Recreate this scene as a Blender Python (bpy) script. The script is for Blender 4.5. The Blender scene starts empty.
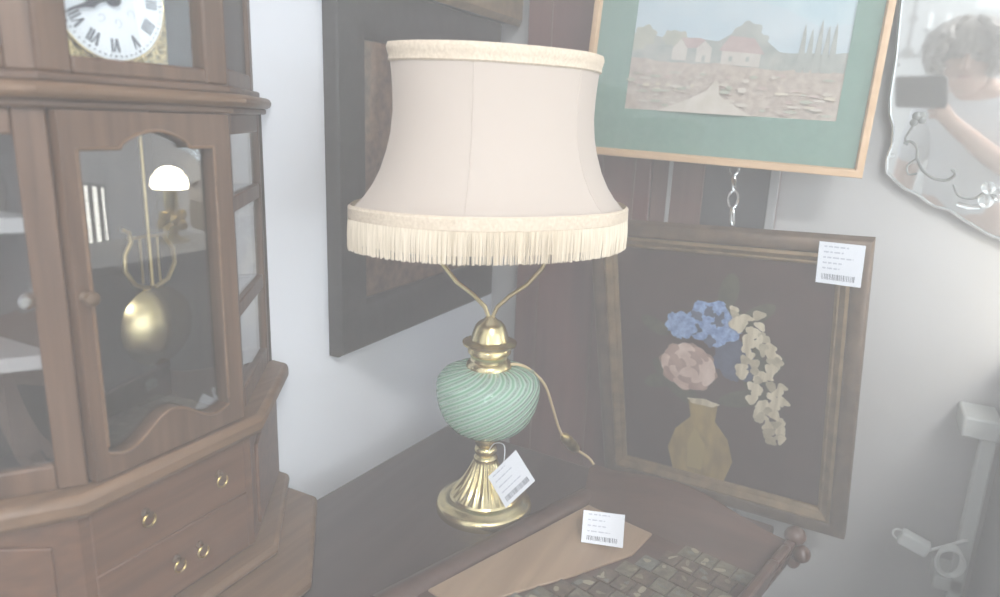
import bpy, bmesh, math, random
from mathutils import Vector, Matrix
random.seed(7)
S = bpy.context.scene
COL = S.collection
PI = math.pi

# ------------------------------------------------------------------ materials
def mat(name, col, rough=.6, metal=0., **kw):
    m = bpy.data.materials.new(name); m.use_nodes = True
    b = m.node_tree.nodes['Principled BSDF']
    b.inputs['Base Color'].default_value = (*col, 1)
    b.inputs['Roughness'].default_value = rough
    b.inputs['Metallic'].default_value = metal
    for k, v in kw.items():
        b.inputs[k.replace('_', ' ')].default_value = v
    return m

def srgb(r, g, b):
    f = lambda c: (c/255/12.92) if c/255 <= .04045 else ((c/255+.055)/1.055)**2.4
    return (f(r), f(g), f(b))

def noisy(name, c1, c2, scale=(8, 8, 8), detail=4, rough=.6, metal=0., bump=0., lo=.35, hi=.65, **kw):
    """two colours mixed by stretched noise"""
    m = mat(name, c1, rough, metal, **kw)
    nt = m.node_tree; N = nt.nodes; L = nt.links; b = N['Principled BSDF']
    tc = N.new('ShaderNodeTexCoord'); mp = N.new('ShaderNodeMapping'); mp.inputs['Scale'].default_value = scale
    nz = N.new('ShaderNodeTexNoise'); nz.inputs['Scale'].default_value = 1; nz.inputs['Detail'].default_value = detail
    cr = N.new('ShaderNodeValToRGB')
    cr.color_ramp.elements[0].position = lo; cr.color_ramp.elements[1].position = hi
    cr.color_ramp.elements[0].color = (*c1, 1); cr.color_ramp.elements[1].color = (*c2, 1)
    L.new(tc.outputs['Object'], mp.inputs['Vector']); L.new(mp.outputs['Vector'], nz.inputs['Vector'])
    L.new(nz.outputs['Fac'], cr.inputs['Fac']); L.new(cr.outputs['Color'], b.inputs['Base Color'])
    if bump:
        bp = N.new('ShaderNodeBump'); bp.inputs['Strength'].default_value = bump; bp.inputs['Distance'].default_value = .002
        L.new(nz.outputs['Fac'], bp.inputs['Height']); L.new(bp.outputs['Normal'], b.inputs['Normal'])
    return m

def wood(name, c1, c2, axis='z', k=1., rough=.45, bump=.1):
    s = {'x': (6*k, 90*k, 90*k), 'y': (90*k, 6*k, 90*k), 'z': (90*k, 90*k, 6*k)}[axis]
    return noisy(name, c1, c2, s, 5, rough, bump=bump)

def emit(name, col, strength):
    m = bpy.data.materials.new(name); m.use_nodes = True
    nt = m.node_tree; nt.nodes.clear()
    e = nt.nodes.new('ShaderNodeEmission'); o = nt.nodes.new('ShaderNodeOutputMaterial')
    e.inputs['Color'].default_value = (*col, 1); e.inputs['Strength'].default_value = strength
    nt.links.new(e.outputs[0], o.inputs[0]); return m

def pane_mat(name, refl=.08, tint=(1, 1, 1), rough=.0):
    m = bpy.data.materials.new(name); m.use_nodes = True
    nt = m.node_tree; nt.nodes.clear()
    t = nt.nodes.new('ShaderNodeBsdfTransparent'); t.inputs['Color'].default_value = (*tint, 1)
    g = nt.nodes.new('ShaderNodeBsdfGlossy'); g.inputs['Roughness'].default_value = rough
    lw = nt.nodes.new('ShaderNodeLayerWeight'); lw.inputs['Blend'].default_value = .25
    mr = nt.nodes.new('ShaderNodeMapRange'); mr.inputs['To Min'].default_value = refl; mr.inputs['To Max'].default_value = min(1, refl*4+.2)
    mx = nt.nodes.new('ShaderNodeMixShader'); o = nt.nodes.new('ShaderNodeOutputMaterial')
    nt.links.new(lw.outputs['Facing'], mr.inputs['Value']); nt.links.new(mr.outputs[0], mx.inputs[0])
    nt.links.new(t.outputs[0], mx.inputs[1]); nt.links.new(g.outputs[0], mx.inputs[2]); nt.links.new(mx.outputs[0], o.inputs[0])
    return m

M = {}
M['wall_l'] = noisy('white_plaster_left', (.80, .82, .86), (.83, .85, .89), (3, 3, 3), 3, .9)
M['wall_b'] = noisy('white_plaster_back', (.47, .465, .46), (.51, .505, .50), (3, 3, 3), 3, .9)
M['ceil'] = mat('ceiling_paint', (.7, .7, .7), .9)
M['floor'] = noisy('grey_floor', (.30, .31, .29), (.38, .39, .37), (5, 5, 5), 4, .6)
M['oak'] = wood('brown_oak_upright', (.075, .038, .021), (.13, .072, .042), 'z')
M['oak_y'] = wood('brown_oak_level', (.075, .038, .021), (.13, .072, .042), 'y')
M['oak_l'] = wood('brown_oak_moulding', (.12, .066, .034), (.18, .103, .056), 'y')
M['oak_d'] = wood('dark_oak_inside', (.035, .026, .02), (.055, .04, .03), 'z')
M['drawer'] = wood('warm_oak_drawers', (.09, .040, .020), (.14, .066, .034), 'y')
M['table'] = wood('dark_table_wood', (.042, .026, .024), (.064, .043, .040), 'y', .6, .38, .05)
M['red'] = wood('red_brown_wood', (.060, .031, .023), (.090, .048, .036), 'x', .6, .35)
M['cup'] = wood('red_brown_cupboard', (.105, .036, .032), (.15, .058, .050), 'z', .4, .4)
M['cup2'] = wood('brown_cupboard_boards', (.12, .06, .05), (.16, .088, .072), 'z', .4, .5)
M['oakpale'] = wood('pale_oak', (.27, .18, .115), (.36, .25, .165), 'y', .5, .45)
M['pine'] = wood('light_pine_frame', (.56, .36, .20), (.66, .45, .27), 'x', .5, .45)
M['brass'] = noisy('brass', (.66, .54, .27), (.78, .66, .38), (30, 30, 30), 3, .26, 1.)
M['brass_d'] = noisy('old_brass', (.42, .31, .12), (.58, .45, .2), (60, 60, 60), 4, .35, 1.)
M['fili'] = noisy('brass_filigree', (.16, .13, .05), (.80, .66, .32), (260, 260, 260), 3, .3, .9, bump=.8)
M['dial'] = noisy('white_dial', (.74, .80, .84), (.78, .84, .88), (40, 40, 40), 2, .35)
M['dial_ink'] = mat('dial_ink', (.10, .12, .15), .6)
M['dial_scroll'] = mat('dial_scroll', (.58, .63, .68), .6)
M['hand'] = mat('blued_steel', (.04, .045, .07), .35, .6)
M['glass'] = pane_mat('cabinet_glass', .10)
M['pglass'] = pane_mat('picture_glass', .025)
M['mirror'] = mat('mirror_silver', (.74, .76, .75), .03, 1.)
M['etched'] = noisy('etched_mirror', (.16, .17, .165), (.24, .25, .24), (40, 40, 40), 3, .5, .3)
M['crystal'] = mat('clear_crystal', (.95, .97, .97), .03, 0., Transmission_Weight=.85, IOR=1.5)
M['black'] = noisy('black_frame_wood', (.022, .019, .019), (.034, .03, .03), (20, 60, 60), 3, .42)
M['gilt'] = noisy('worn_gilt', (.18, .115, .05), (.28, .185, .09), (40, 40, 40), 4, .42, .35, bump=.2)
M['gilt_d'] = noisy('dark_gilt', (.075, .045, .026), (.13, .08, .045), (40, 40, 40), 4, .5, .15, bump=.2)
M['gold'] = noisy('gold_leaf', (.45, .32, .14), (.6, .45, .22), (30, 30, 30), 3, .35, .5)
M['canvas'] = noisy('dark_oil_ground', (.040, .017, .016), (.060, .028, .025), (14, 14, 14), 4, .35)
M['ochre'] = noisy('ochre_paint', (.24, .15, .035), (.40, .28, .075), (40, 40, 14), 4, .5)
M['peach'] = noisy('peach_paint', (.56, .40, .33), (.72, .56, .48), (40, 40, 40), 4, .5)
M['peach_d'] = noisy('dusky_peach_paint', (.26, .15, .11), (.40, .25, .19), (40, 40, 40), 4, .5)
M['blue'] = noisy('blue_paint', (.10, .19, .42), (.30, .44, .68), (120, 120, 120), 4, .5)
M['blue_d'] = noisy('deep_blue_paint', (.035, .05, .10), (.07, .09, .17), (40, 40, 40), 4, .5)
M['cream'] = noisy('cream_paint', (.44, .37, .25), (.66, .58, .43), (90, 20, 14), 4, .5)
M['leaf'] = noisy('dark_leaf_paint', (.035, .035, .02), (.07, .065, .035), (40, 40, 40), 4, .5)
M['mat_g'] = noisy('green_card_mount', (.15, .26, .21), (.17, .285, .23), (90, 90, 90), 2, .8)
M['shade'] = mat('cream_silk', (.69, .60, .525), .85, 0., Sheen_Weight=.2)
M['braid'] = noisy('cream_braid', (.60, .49, .37), (.70, .59, .46), (300, 300, 300), 3, .85, bump=.3)
M['fringe'] = noisy('cream_fringe', (.62, .53, .40), (.80, .70, .56), (500, 500, 4), 2, .85)
M['cordm'] = mat('gold_cord', (.55, .42, .24), .5)
M['paper'] = mat('white_paper', (.80, .82, .86), .7)
M['ink'] = mat('grey_print', (.16, .17, .20), .8)
M['ink_l'] = mat('faint_print', (.52, .54, .60), .8)
M['steel'] = mat('bright_steel', (.75, .75, .74), .25, 1.)
M['white'] = mat('white_enamel', (.74, .76, .74), .4)
M['greypanel'] = noisy('slate_grey_panel', (.055, .057, .062), (.07, .072, .078), (8, 8, 8), 3, .35)
M['greytrim'] = mat('light_grey_trim', (.36, .36, .36), .6)
M['skin'] = noisy('skin', (.58, .36, .27), (.64, .42, .33), (20, 20, 20), 3, .55)
M['hair'] = noisy('grey_brown_hair', (.16, .13, .11), (.38, .34, .31), (90, 90, 20), 4, .6)
M['shirt'] = noisy('white_shirt', (.74, .74, .76), (.82, .82, .84), (20, 20, 20), 3, .85)
M['trouser'] = noisy('dark_trousers', (.04, .045, .06), (.06, .065, .08), (60, 60, 60), 3, .85)
M['phone'] = mat('black_phone', (.015, .015, .018), .25)
M['lens'] = mat('phone_lens', (.02, .02, .03), .05)
M['rackwhite'] = mat('greyer_white_enamel', (.55, .57, .55), .45)  # darker even tone of the white enamel, for the rack only
M['iron'] = mat('black_iron', (.02, .02, .022), .5, .4)
M['daylight'] = emit('daylight_pane', (.86, .93, 1.), 3.)
M['sunlit'] = emit('sunlit_pane', (1., .97, .88), 7.)
M['bulb'] = emit('lit_bulb', (1., .88, .68), 30.)
M['tile_d'] = None

# ------------------------------------------------------------------ mesh helper
class MB:
    def __init__(s): s.v = []; s.f = []; s.m = []; s.cur = 0
    def add(s, vs, fs):
        o = len(s.v); s.v += [Vector(p) for p in vs]
        for f in fs: s.f.append([i+o for i in f]); s.m.append(s.cur)
        return s
    def box(s, a, b, T=None):
        (x0, y0, z0), (x1, y1, z1) = a, b
        vs = [(x0, y0, z0), (x1, y0, z0), (x1, y1, z0), (x0, y1, z0), (x0, y0, z1), (x1, y0, z1), (x1, y1, z1), (x0, y1, z1)]
        if T: vs = [T(*p) for p in vs]
        return s.add(vs, [(0, 3, 2, 1), (4, 5, 6, 7), (0, 1, 5, 4), (1, 2, 6, 5), (2, 3, 7, 6), (3, 0, 4, 7)])
    def prism(s, poly, h0, h1, T=None):
        """poly (a,b) extruded from c=h0 to h1; T(a,b,c) -> world"""
        n = len(poly); T = T or (lambda a, b, c: (a, b, c))
        vs = [T(a, b, h0) for a, b in poly]+[T(a, b, h1) for a, b in poly]
        fs = [tuple(range(n-1, -1, -1)), tuple(range(n, 2*n))]+[(i, (i+1) % n, n+(i+1) % n, n+i) for i in range(n)]
        return s.add(vs, fs)
    def loft(s, rings, cap=True, closed=True):
        n = len(rings[0]); vs = [p for r in rings for p in r]; fs = []
        for k in range(len(rings)-1):
            for i in range(n if closed else n-1):
                j = (i+1) % n
                fs.append((k*n+i, k*n+j, (k+1)*n+j, (k+1)*n+i))
        if cap: fs += [tuple(range(n-1, -1, -1)), tuple(range((len(rings)-1)*n, len(rings)*n))]
        return s.add(vs, fs)
    def lathe(s, prof, c=(0, 0, 0), n=40, flute=0, amp=0., T=None, cap=True):
        rings = []
        for r, z, *fl in prof:
            a = fl[0] if fl else 0
            ring = []
            for i in range(n):
                t = 2*PI*i/n
                q = r*(1+(a*math.cos(flute*t) if flute else 0))
                p = (q*math.cos(t), q*math.sin(t), z)
                if T: p = T(*p)
                ring.append((p[0]+c[0], p[1]+c[1], p[2]+c[2]))
            rings.append(ring)
        return s.loft(rings, cap)
    def tube(s, pts, r, n=8, cyc=False):
        pts = [Vector(p) for p in pts]; rings = []
        rr = r if isinstance(r, (list, tuple)) else [r]*len(pts)
        up = None
        for i, p in enumerate(pts):
            a = pts[(i-1) % len(pts)] if (i or cyc) else p
            b = pts[(i+1) % len(pts)] if (i < len(pts)-1 or cyc) else p
            d = (b-a).normalized()
            if up is None: up = d.orthogonal().normalized()
            up = (up-d*up.dot(d)).normalized(); w = d.cross(up)
            rings.append([p+(up*math.cos(2*PI*k/n)+w*math.sin(2*PI*k/n))*rr[i] for k in range(n)])
        if cyc: rings.append(rings[0])
        return s.loft(rings, not cyc)
    def ball(s, c, r, n=16, sc=(1, 1, 1)):
        rings = []
        for k in range(1, n):
            t = PI*k/n
            rings.append([(c[0]+r*sc[0]*math.sin(t)*math.cos(2*PI*i/n), c[1]+r*sc[1]*math.sin(t)*math.sin(2*PI*i/n), c[2]-r*sc[2]*math.cos(t)) for i in range(n)])
        return s.loft(rings)
    def build(s, name, mats, parent=None, bevel=0., smooth=35, seg=2):
        me = bpy.data.meshes.new(name); off = ORG.get(parent.name, Vector()) if parent else (s.org if hasattr(s, 'org') else Vector())
        me.from_pydata([tuple(p-off) for p in s.v], [], s.f)
        bm = bmesh.new(); bm.from_mesh(me); bmesh.ops.recalc_face_normals(bm, faces=bm.faces); bm.to_mesh(me); bm.free()
        if not isinstance(mats, (list, tuple)): mats = [mats]
        for m in mats: me.materials.append(m)
        for p, i in zip(me.polygons, s.m): p.material_index = i
        if smooth:
            me.polygons.foreach_set('use_smooth', [True]*len(me.polygons))
            me.set_sharp_from_angle(angle=math.radians(smooth))
        o = bpy.data.objects.new(name, me); COL.objects.link(o)
        if parent: o.parent = parent
        else: o.location = off
        ORG[o.name] = off
        if bevel:
            b = o.modifiers.new('edge', 'BEVEL'); b.width = bevel; b.segments = seg; b.limit_method = 'ANGLE'; b.angle_limit = math.radians(40)
        return o
ORG = {}

def tag(o, label=None, cat=None, group=None, kind=None):
    if label: o['label'] = label
    if cat: o['category'] = cat
    if group: o['group'] = group
    if kind: o['kind'] = kind
    return o
def thing(name, label, cat, loc, group=None):
    o = bpy.data.objects.new(name, None); COL.objects.link(o); o.location = loc; o.empty_display_size = .05
    ORG[o.name] = Vector(loc); return tag(o, label, cat, group)
def frame_T(O, u, v, n):
    O, u, v, n = map(Vector, (O, u, v, n))
    return lambda a, b, c: tuple(O+u*a+v*b+n*c)
def ring_poly(outer, inner):  # not used for prisms; picture frame rails instead
    pass
def rails(mb, T, w, h, t, d0, d1):
    """four mitred rails of a frame, width t, from depth d0 to d1"""
    o = [(0, 0), (w, 0), (w, h), (0, h)]; i = [(t, t), (w-t, t), (w-t, h-t), (t, h-t)]
    for k in range(4):
        j = (k+1) % 4
        mb.prism([o[k], o[j], i[j], i[k]], d0, d1, T)
def moulding(mb, T, w, h, prof):
    """picture moulding: prof = [(inset, depth)...] swept round the rectangle w x h"""
    rs = []
    for t, d in prof:
        rs.append([T(t, t, d), T(w-t, t, d), T(w-t, h-t, d), T(t, h-t, d)])
    mb.loft(rs+[rs[0]], cap=False)

# ------------------------------------------------------------------ the setting
X1, Y1, Z1 = 4.0, -4.0, 2.8
def struct(name, mb, m, label, **k):
    o = mb.build(name, m, **k); o['kind'] = 'structure'; o['label'] = label; return o
struct('floor', MB().box((-.1, Y1-.1, -.1), (X1+.1, .1, 0)), M['floor'], 'grey floor of the shop')
struct('ceiling', MB().box((-.1, Y1-.1, Z1), (X1+.1, .1, Z1+.1)), M['ceil'], 'white ceiling above the shop')
struct('wall_left', MB().box((-.1, Y1-.1, 0), (0, .1, Z1)), M['wall_l'], 'bluish white wall behind the clock and the black frame')
wb = MB()
WX0, WX1, WZ0, WZ1 = 1.56, 1.78, .80, 1.22       # barred window further along the back wall
wb.box((0, 0, 0), (WX0, .1, Z1)); wb.box((WX1, 0, 0), (X1+.1, .1, Z1)); wb.box((WX0, 0, 0), (WX1, .1, WZ0)); wb.box((WX0, 0, WZ1), (WX1, .1, Z1))
struct('wall_back', wb, M['wall_b'], 'pale grey wall behind the mirror and paintings')
V0, V1, V2, V3 = -3.5, -.35, .45, 2.4              # big window in the right wall
wr = MB().box((X1, Y1-.1, 0), (X1+.1, V0, Z1)).box((X1, V1, 0), (X1+.1, .1, Z1)).box((X1, V0, 0), (X1+.1, V1, V2)).box((X1, V0, V3), (X1+.1, V1, Z1))
struct('wall_right', wr, M['ceil'], 'white wall with a wide window opposite the clock')
F0, F1, F2, F3 = .93, 2.5, 1.72, 2.5              # high window in the wall behind the photographer
wf = MB().box((-.1, Y1-.1, 0), (F0, Y1, Z1)).box((F1, Y1-.1, 0), (X1+.1, Y1, Z1)).box((F0, Y1-.1, 0), (F1, Y1, F2)).box((F0, Y1-.1, F3), (F1, Y1, Z1))
struct('wall_front', wf, mat('grey_wall_paint', (.34, .345, .34), .9), 'white wall behind the photographer')
def window(name, label, rect, axis, pos, bars, out):
    a0, a1, b0, b1 = rect
    P = (lambda a, b, c: (a, pos+c*out, b)) if axis == 'y' else (lambda a, b, c: (pos+c*out, a, b))
    T = lambda a, b, c: P(a0+a, b0+b, c)
    fr = MB(); dp_ = .012 if bars > 4 else .06
    rails(fr, T, a1-a0, b1-b0, .012 if bars > 4 else .03, .0, dp_)
    for k in range(1, bars):
        x = (a1-a0)*k/bars; fr.box((x-.005, .012, .002), (x+.005, b1-b0-.012, dp_-.002), T)
    o = struct(name, fr, M['iron'] if bars > 4 else M['white'], label)
    p = MB().box((0, 0, dp_+.001), (a1-a0, b1-b0, dp_+.006), T).build('pane', M['sunlit'] if bars > 4 else M['daylight'], o)
    return o
window('window_1', 'small sunlit window with dark bars along the back wall', (WX0, WX1, WZ0, WZ1), 'y', 0, 5, 1)
window('window_2', 'wide bright window in the right wall', (V0, V1, V2, V3), 'x', X1, 3, 1)
window('window_3', 'high window behind the photographer seen in the mirror', (F0, F1, F2, F3), 'y', Y1, 4, -1)

struct('trim_1', MB().box((.70, Y1, .1), (1.9, Y1+.02, 1.69)), mat('grey_dado', (.20, .205, .20), .7), 'grey boarding under the window behind the photographer')
# ------------------------------------------------------------------ sideboard (dark table top under everything)
st = Vector((.087, .996, 0)).normalized(); sr = Vector((st.y, -st.x, 0))
SO = Vector((.1015, -.345, 0))
def TS(a, b, c): return tuple(SO+sr*a-st*b+Vector((0, 0, c)))
t = thing('sideboard', 'long dark brown wooden sideboard carrying the lamp, tray and clock', 'sideboard', (.33, -.8, 0))
TZ = .915; SW, SL = .565, .90
MB().box((0, 0, TZ-.028), (SW, SL, TZ), TS).build('top', M['table'], t, .004)
MB().box((.02, .02, .09), (SW-.03, SL-.02, TZ-.028), TS).build('carcass', M['table'], t, .003)
for a in (.03, SW-.075):
    for b in (.03, SL-.065):
        MB().box((a, b, 0), (a+.04, b+.04, .09), TS).build('foot', M['table'], t, .003)
for k in range(3):
    b0 = .04+k*.277
    d = MB().box((SW-.032, b0, .62), (SW-.014, b0+.262, TZ-.05), TS).build('drawer', M['table'], t, .003)
    MB().ball(TS(SW-.004, b0+.131, .735), .014).build('knob', M['brass_d'], d)
    d = MB().box((SW-.032, b0, .12), (SW-.014, b0+.262, .60), TS).build('door', M['table'], t, .003)
    MB().ball(TS(SW-.004, b0+.235, .40), .012).build('knob', M['brass_d'], d)

# ------------------------------------------------------------------ curio clock cabinet
t = thing('clock_cabinet', 'brown oak clock cabinet with white dial, glazed door and side shelves', 'clock', (.06, -.925, TZ))
YC = -.925
def plan(xf, yh, yr, x0=.004):
    """canted plan: front plane x=xf between YC-yh and YC+yh, back corners at YC-+yr on the wall side"""
    return [(x0, YC-yr), (xf, YC-yh), (xf, YC+yh), (x0, YC+yr)]
def plan2(xf, yh, xk, yr, x0=.004):
    return [(x0, YC-yr), (xk, YC-yr), (xf, YC-yh), (xf, YC+yh), (xk, YC+yr), (x0, YC+yr)]
def slab(name, pl, z0, z1, m, bev=.004, par=None):
    return MB().prism(pl, z0, z1).build(name, m, par or t, bev)
U = (.12, .089, .249)
slab('plinth', plan2(.205, .10, .09, .242), TZ, .934, M['oak_l'], .006)
slab('plinth_moulding', plan2(.143, .112, .03, .252), .934, .947, M['oak_l'], .005)
slab('drawer_chest', plan2(.118, .101, .015, .248), .947, 1.094, M['drawer'], .003)
slab('waist_moulding', plan2(.136, .104, .036, .253), 1.094, 1.117, M['oak_l'], .007)
# drawer fronts with ring pulls
for (ya, yb, za, zb, pulls) in ((-1.016, -.834, 1.0225, 1.090, (-.962, -.872)), (-1.016, -.834, .951, 1.0215, (-.932, -.903))):
    d = MB().box((.117, ya, za), (.1196, yb, zb)).build('drawer', M['drawer'], t, .0015)
    for y in pulls:
        zc = (za+zb)/2
        k = MB().lathe([(.0045, 0), (.0045, .002), (.002, .003), (.002, .007), (.0035, .009)], n=14, T=lambda a, b, c, y=y, zc=zc: (.1196+c, y+a, zc+.006+b)).build('pull', M['gilt_d'], d)
        ring = [(.1256, y+.0065*math.sin(q), zc-.0008+.0065*math.cos(q)) for q in [2*PI*i/18 for i in range(18)]]
        MB().tube(ring, .0011, 6, True).build('ring', M['brass_d'], k)
# lower canted panels
for s in (-1, 1):
    a = Vector((.118, YC+s*.101, 0)); b = Vector((.015, YC+s*.248, 0)); e = (b-a).normalized(); n = Vector((-e.y, e.x, 0));
    if n.x < 0: n = -n
    T = lambda p, q, c, a=a, e=e, n=n: tuple(a+e*p+n*c+Vector((0, 0, q)))
    Lc = (b-a).length
    p = MB(); p.prism([(.022, .962), (Lc-.03, .962), (Lc-.03, 1.066)]+[(Lc-.03-(Lc-.052)*k/10, 1.066+.012*math.sin(PI*k/10)) for k in range(1, 10)]+[(.022, 1.066)], -.001, .004, T)
    p.build('side_panel', M['drawer'], t, .0015)
# carcass of the upper part: back, floor, inner dividers, top
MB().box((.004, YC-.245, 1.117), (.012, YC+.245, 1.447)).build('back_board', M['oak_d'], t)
for s in (-1, 1):
    if s > 0: MB().box((.012, min(YC+s*.095, YC+s*.232), 1.124), (.0128, max(YC+s*.095, YC+s*.232), 1.445)).build('mirror_back', M['mirror'], t)
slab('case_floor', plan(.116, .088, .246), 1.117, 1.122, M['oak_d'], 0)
slab('cornice', plan(.136, .103, .272), 1.4535, 1.4665, M['oak_l'], .005)
slab('cornice_bed', plan(.127, .094, .262), 1.4465, 1.4535, M['oak_y'], .002)
for s in (-1, 1):
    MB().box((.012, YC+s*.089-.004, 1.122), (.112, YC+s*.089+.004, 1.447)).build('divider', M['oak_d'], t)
# canted glazed sides
for s in (-1, 1):
    a = Vector((.12, YC+s*.089, 0)); b = Vector((.006, YC+s*.249, 0)); e = (b-a).normalized(); n = Vector((-e.y, e.x, 0))
    if n.x < 0: n = -n
    T = lambda p, q, c, a=a, e=e, n=n: tuple(a+e*p+n*c+Vector((0, 0, q)))
    Lc = (b-a).length
    T2 = lambda p, q, c, T=T: T(p, q+1.117, c)
    f = MB(); w0, w1 = .024, .022
    f.box((0, 0, -.012), (w0, .33, 0), T2); f.box((Lc-w1, 0, -.012), (Lc, .33, 0), T2)
    f.box((w0, 0, -.012), (Lc-w1, .024, 0), T2); f.box((w0, .308, -.012), (Lc-w1, .33, 0), T2)
    fo = f.build('side_frame', M['oak'], t, .002)
    if s > 0:
        for z in (.108, .226): MB().box((w0, z, -.012), (Lc-w1, z+.018, -.001), T2).build('side_rail', M['oak'], fo, .0015)
    MB().box((w0, .024, -.007), (Lc-w1, .308, -.005), T2).build('side_glass', M['glass'], fo)
    for z in (1.228, 1.346):
        y0 = YC+s*.093; y1 = YC+s*.222
        MB().prism([(.012, y0), (.108, y0), (.1, YC+s*.103), (.016, y1), (.012, y1)], z, z+.013).build('shelf', M['greytrim'], t, .001)
k = MB().lathe([(.0025, 0), (.0025, .004), (.006, .008), (.007, .012), (.004, .017)], n=14, T=lambda a, b, c: (.106+c*.75, -1.036-c*.6+a, 1.294+b)).build('side_knob', M['steel'], t)
# glazed door with shaped rails
dr = MB()
T = lambda a, b, c: (c, a, b)
y0, y1, z0, z1 = YC-.086, YC+.086, 1.120, 1.4455
g0, g1, h0, h1 = y0+.0135, y1-.0205, 1.155, 1.4205
dr.prism([(y0, z0), (g0, z0), (g0, z1), (y0, z1)], .112, .128, T)
dr.prism([(g1, z0), (y1, z0), (y1, z1), (g1, z1)], .112, .128, T)
def arch(k):     # top rail underside: flat shoulders, arched middle
    if .28 < k < .80:
        q = (k-.28)/.52; return h1-.004+.013*math.sin(PI*q)**.8
    return h1-.006
def ogee(k):     # bottom rail upper edge: hump in the middle, dips
    return h0-.012+.013*math.sin(PI*min(1, max(0, (k-.05)/.9)))**2*(1 if .0 < k < 1 else 0)-.006*math.sin(3*PI*k)
n = 40
up = [(g0+(g1-g0)*i/n, arch(i/n)) for i in range(n+1)]
for i in range(n):
    dr.prism([up[i], up[i+1], (up[i+1][0], z1), (up[i][0], z1)], .112, .128, T)
lo = [(g0+(g1-g0)*i/n, ogee(i/n)) for i in range(n+1)]
for i in range(n):
    dr.prism([(lo[i][0], z0), (lo[i+1][0], z0), lo[i+1], lo[i]], .112, .128, T)
door = dr.build('door', M['oak'], t, 0)
lip = MB()
lip.tube([(.1285, p, q+.0) for p, q in up], .0016, 6); lip.tube([(.1285, p, q) for p, q in lo], .0016, 6)
lip.tube([(.1285, g0, 1.15), (.1285, g0, 1.415)], .0016, 6); lip.tube([(.1285, g1, 1.15), (.1285, g1, 1.415)], .0016, 6)
lip.build('beading', M['oak_l'], door)
MB().box((.1185, g0-.004, 1.135), (.1200, g1+.004, 1.433)).build('door_glass', M['glass'], door)
MB().lathe([(.0055, 0), (.003, .003), (.003, .007), (.0065, .011), (.006, .015), (.003, .017)], n=16, T=lambda a, b, c: (.128+c*.8, -1.0035+a, 1.291+b)).build('knob', M['gilt_d'], door)
# pendulum behind the door
pen = MB().tube([(.06, -.889, 1.44), (.06, -.889, 1.27)], .0022, 8).build('pendulum', M['brass_d'], t)
MB().lathe([(.0005, -.016), (.021, -.0135), (.036, -.007), (.0430, 0), (.036, .007), (.021, .0135), (.0005, .016)], n=48, T=lambda a, b, c: (.060+c, -.886+a, 1.226+b)).build('pendulum_bob', M['brass'], pen)
ly = MB()
for s in (-1, 1):
    ly.tube([(.06, -.889+s*a, z) for a, z in ((.004, 1.268), (.019, 1.274), (.029, 1.290), (.028, 1.306), (.020, 1.318), (.021, 1.328), (.029, 1.332))], .0026, 8)
for q in (-.010, 0, .010): ly.tube([(.06, -.889+q, 1.274), (.06, -.889+q, 1.322)], .0014, 6)
ly.tube([(.06, -.913, 1.322), (.06, -.865, 1.322)], .002, 6)
ly.build('lyre', M['brass_d'], pen)
# hood with the dial
slab('hood_base', plan(.124, .094, .252), 1.4665, 1.474, M['oak_y'], .002)
HZ0, HZ1 = 1.474, 1.66
MB().box((.004, YC-.225, HZ0), (.012, YC+.225, HZ1)).build('hood_back', M['oak_d'], t)
slab('hood_top', plan(.136, .106, .268), HZ1, 1.682, M['oak_l'], .005)
for s in (-1, 1):
    a = Vector((.12, YC+s*.091, 0)); b = Vector((.006, YC+s*.240, 0)); e = (b-a).normalized(); n_ = Vector((-e.y, e.x, 0))
    if n_.x < 0: n_ = -n_
    T2 = lambda p, q, c, a=a, e=e, n_=n_: tuple(a+e*p+n_*c+Vector((0, 0, q+HZ0)))
    Lc = (b-a).length; f = MB()
    f.box((0, 0, -.012), (.022, .186, 0), T2); f.box((Lc-.022, 0, -.012), (Lc, .186, 0), T2)
    f.box((.022, 0, -.012), (Lc-.022, .018, 0), T2); f.box((.022, .168, -.012), (Lc-.022, .186, 0), T2)
    fo = f.build('hood_side', M['oak'], t, .002)
    MB().box((.022, .018, -.008), (Lc-.022, .168, -.005), T2).build('hood_side_panel', M['oak_d'], fo)
hd = MB(); DY0, DY1, DZ0, DZ1 = -.9905, -.859, 1.488, 1.640
T = lambda a, b, c: (c, a, b)
hd.box((.104, YC-.0925, HZ0), (.124, DY0, HZ1)); hd.box((.104, DY1, HZ0), (.124, YC+.0925, HZ1))
hd.box((.104, DY0, HZ0), (.124, DY1, DZ0)); hd.box((.104, DY0, DZ1), (.124, DY1, HZ1))
hood = hd.build('hood_front', M['oak'], t, .0025)
MB().box((.1135, DY0-.002, DZ0-.002), (.1147, DY1+.002, DZ1+.002)).build('hood_glass', pane_mat('dial_glass', .03), hood)
CY, CZ, DR = -.9345, 1.5405, .0525
dp = MB().box((.092, CY-.056, DZ0-.004), (.096, CY+.056, DZ1+.006)).build('dial_plate', M['fili'], t)
dl = MB().lathe([(DR, .096), (DR, .0985), (DR-.001, .0993), (.001, .1003)], n=64, T=lambda a, b, c: (c, CY+a, CZ+b)).build('dial', M['dial'], t)
rim = [(.0988, CY+DR*math.cos(2*PI*i/64), CZ+DR*math.sin(2*PI*i/64)) for i in range(64)]
MB().tube(rim, .0013, 6, True).build('dial_rim', M['brass'], dl)
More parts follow.
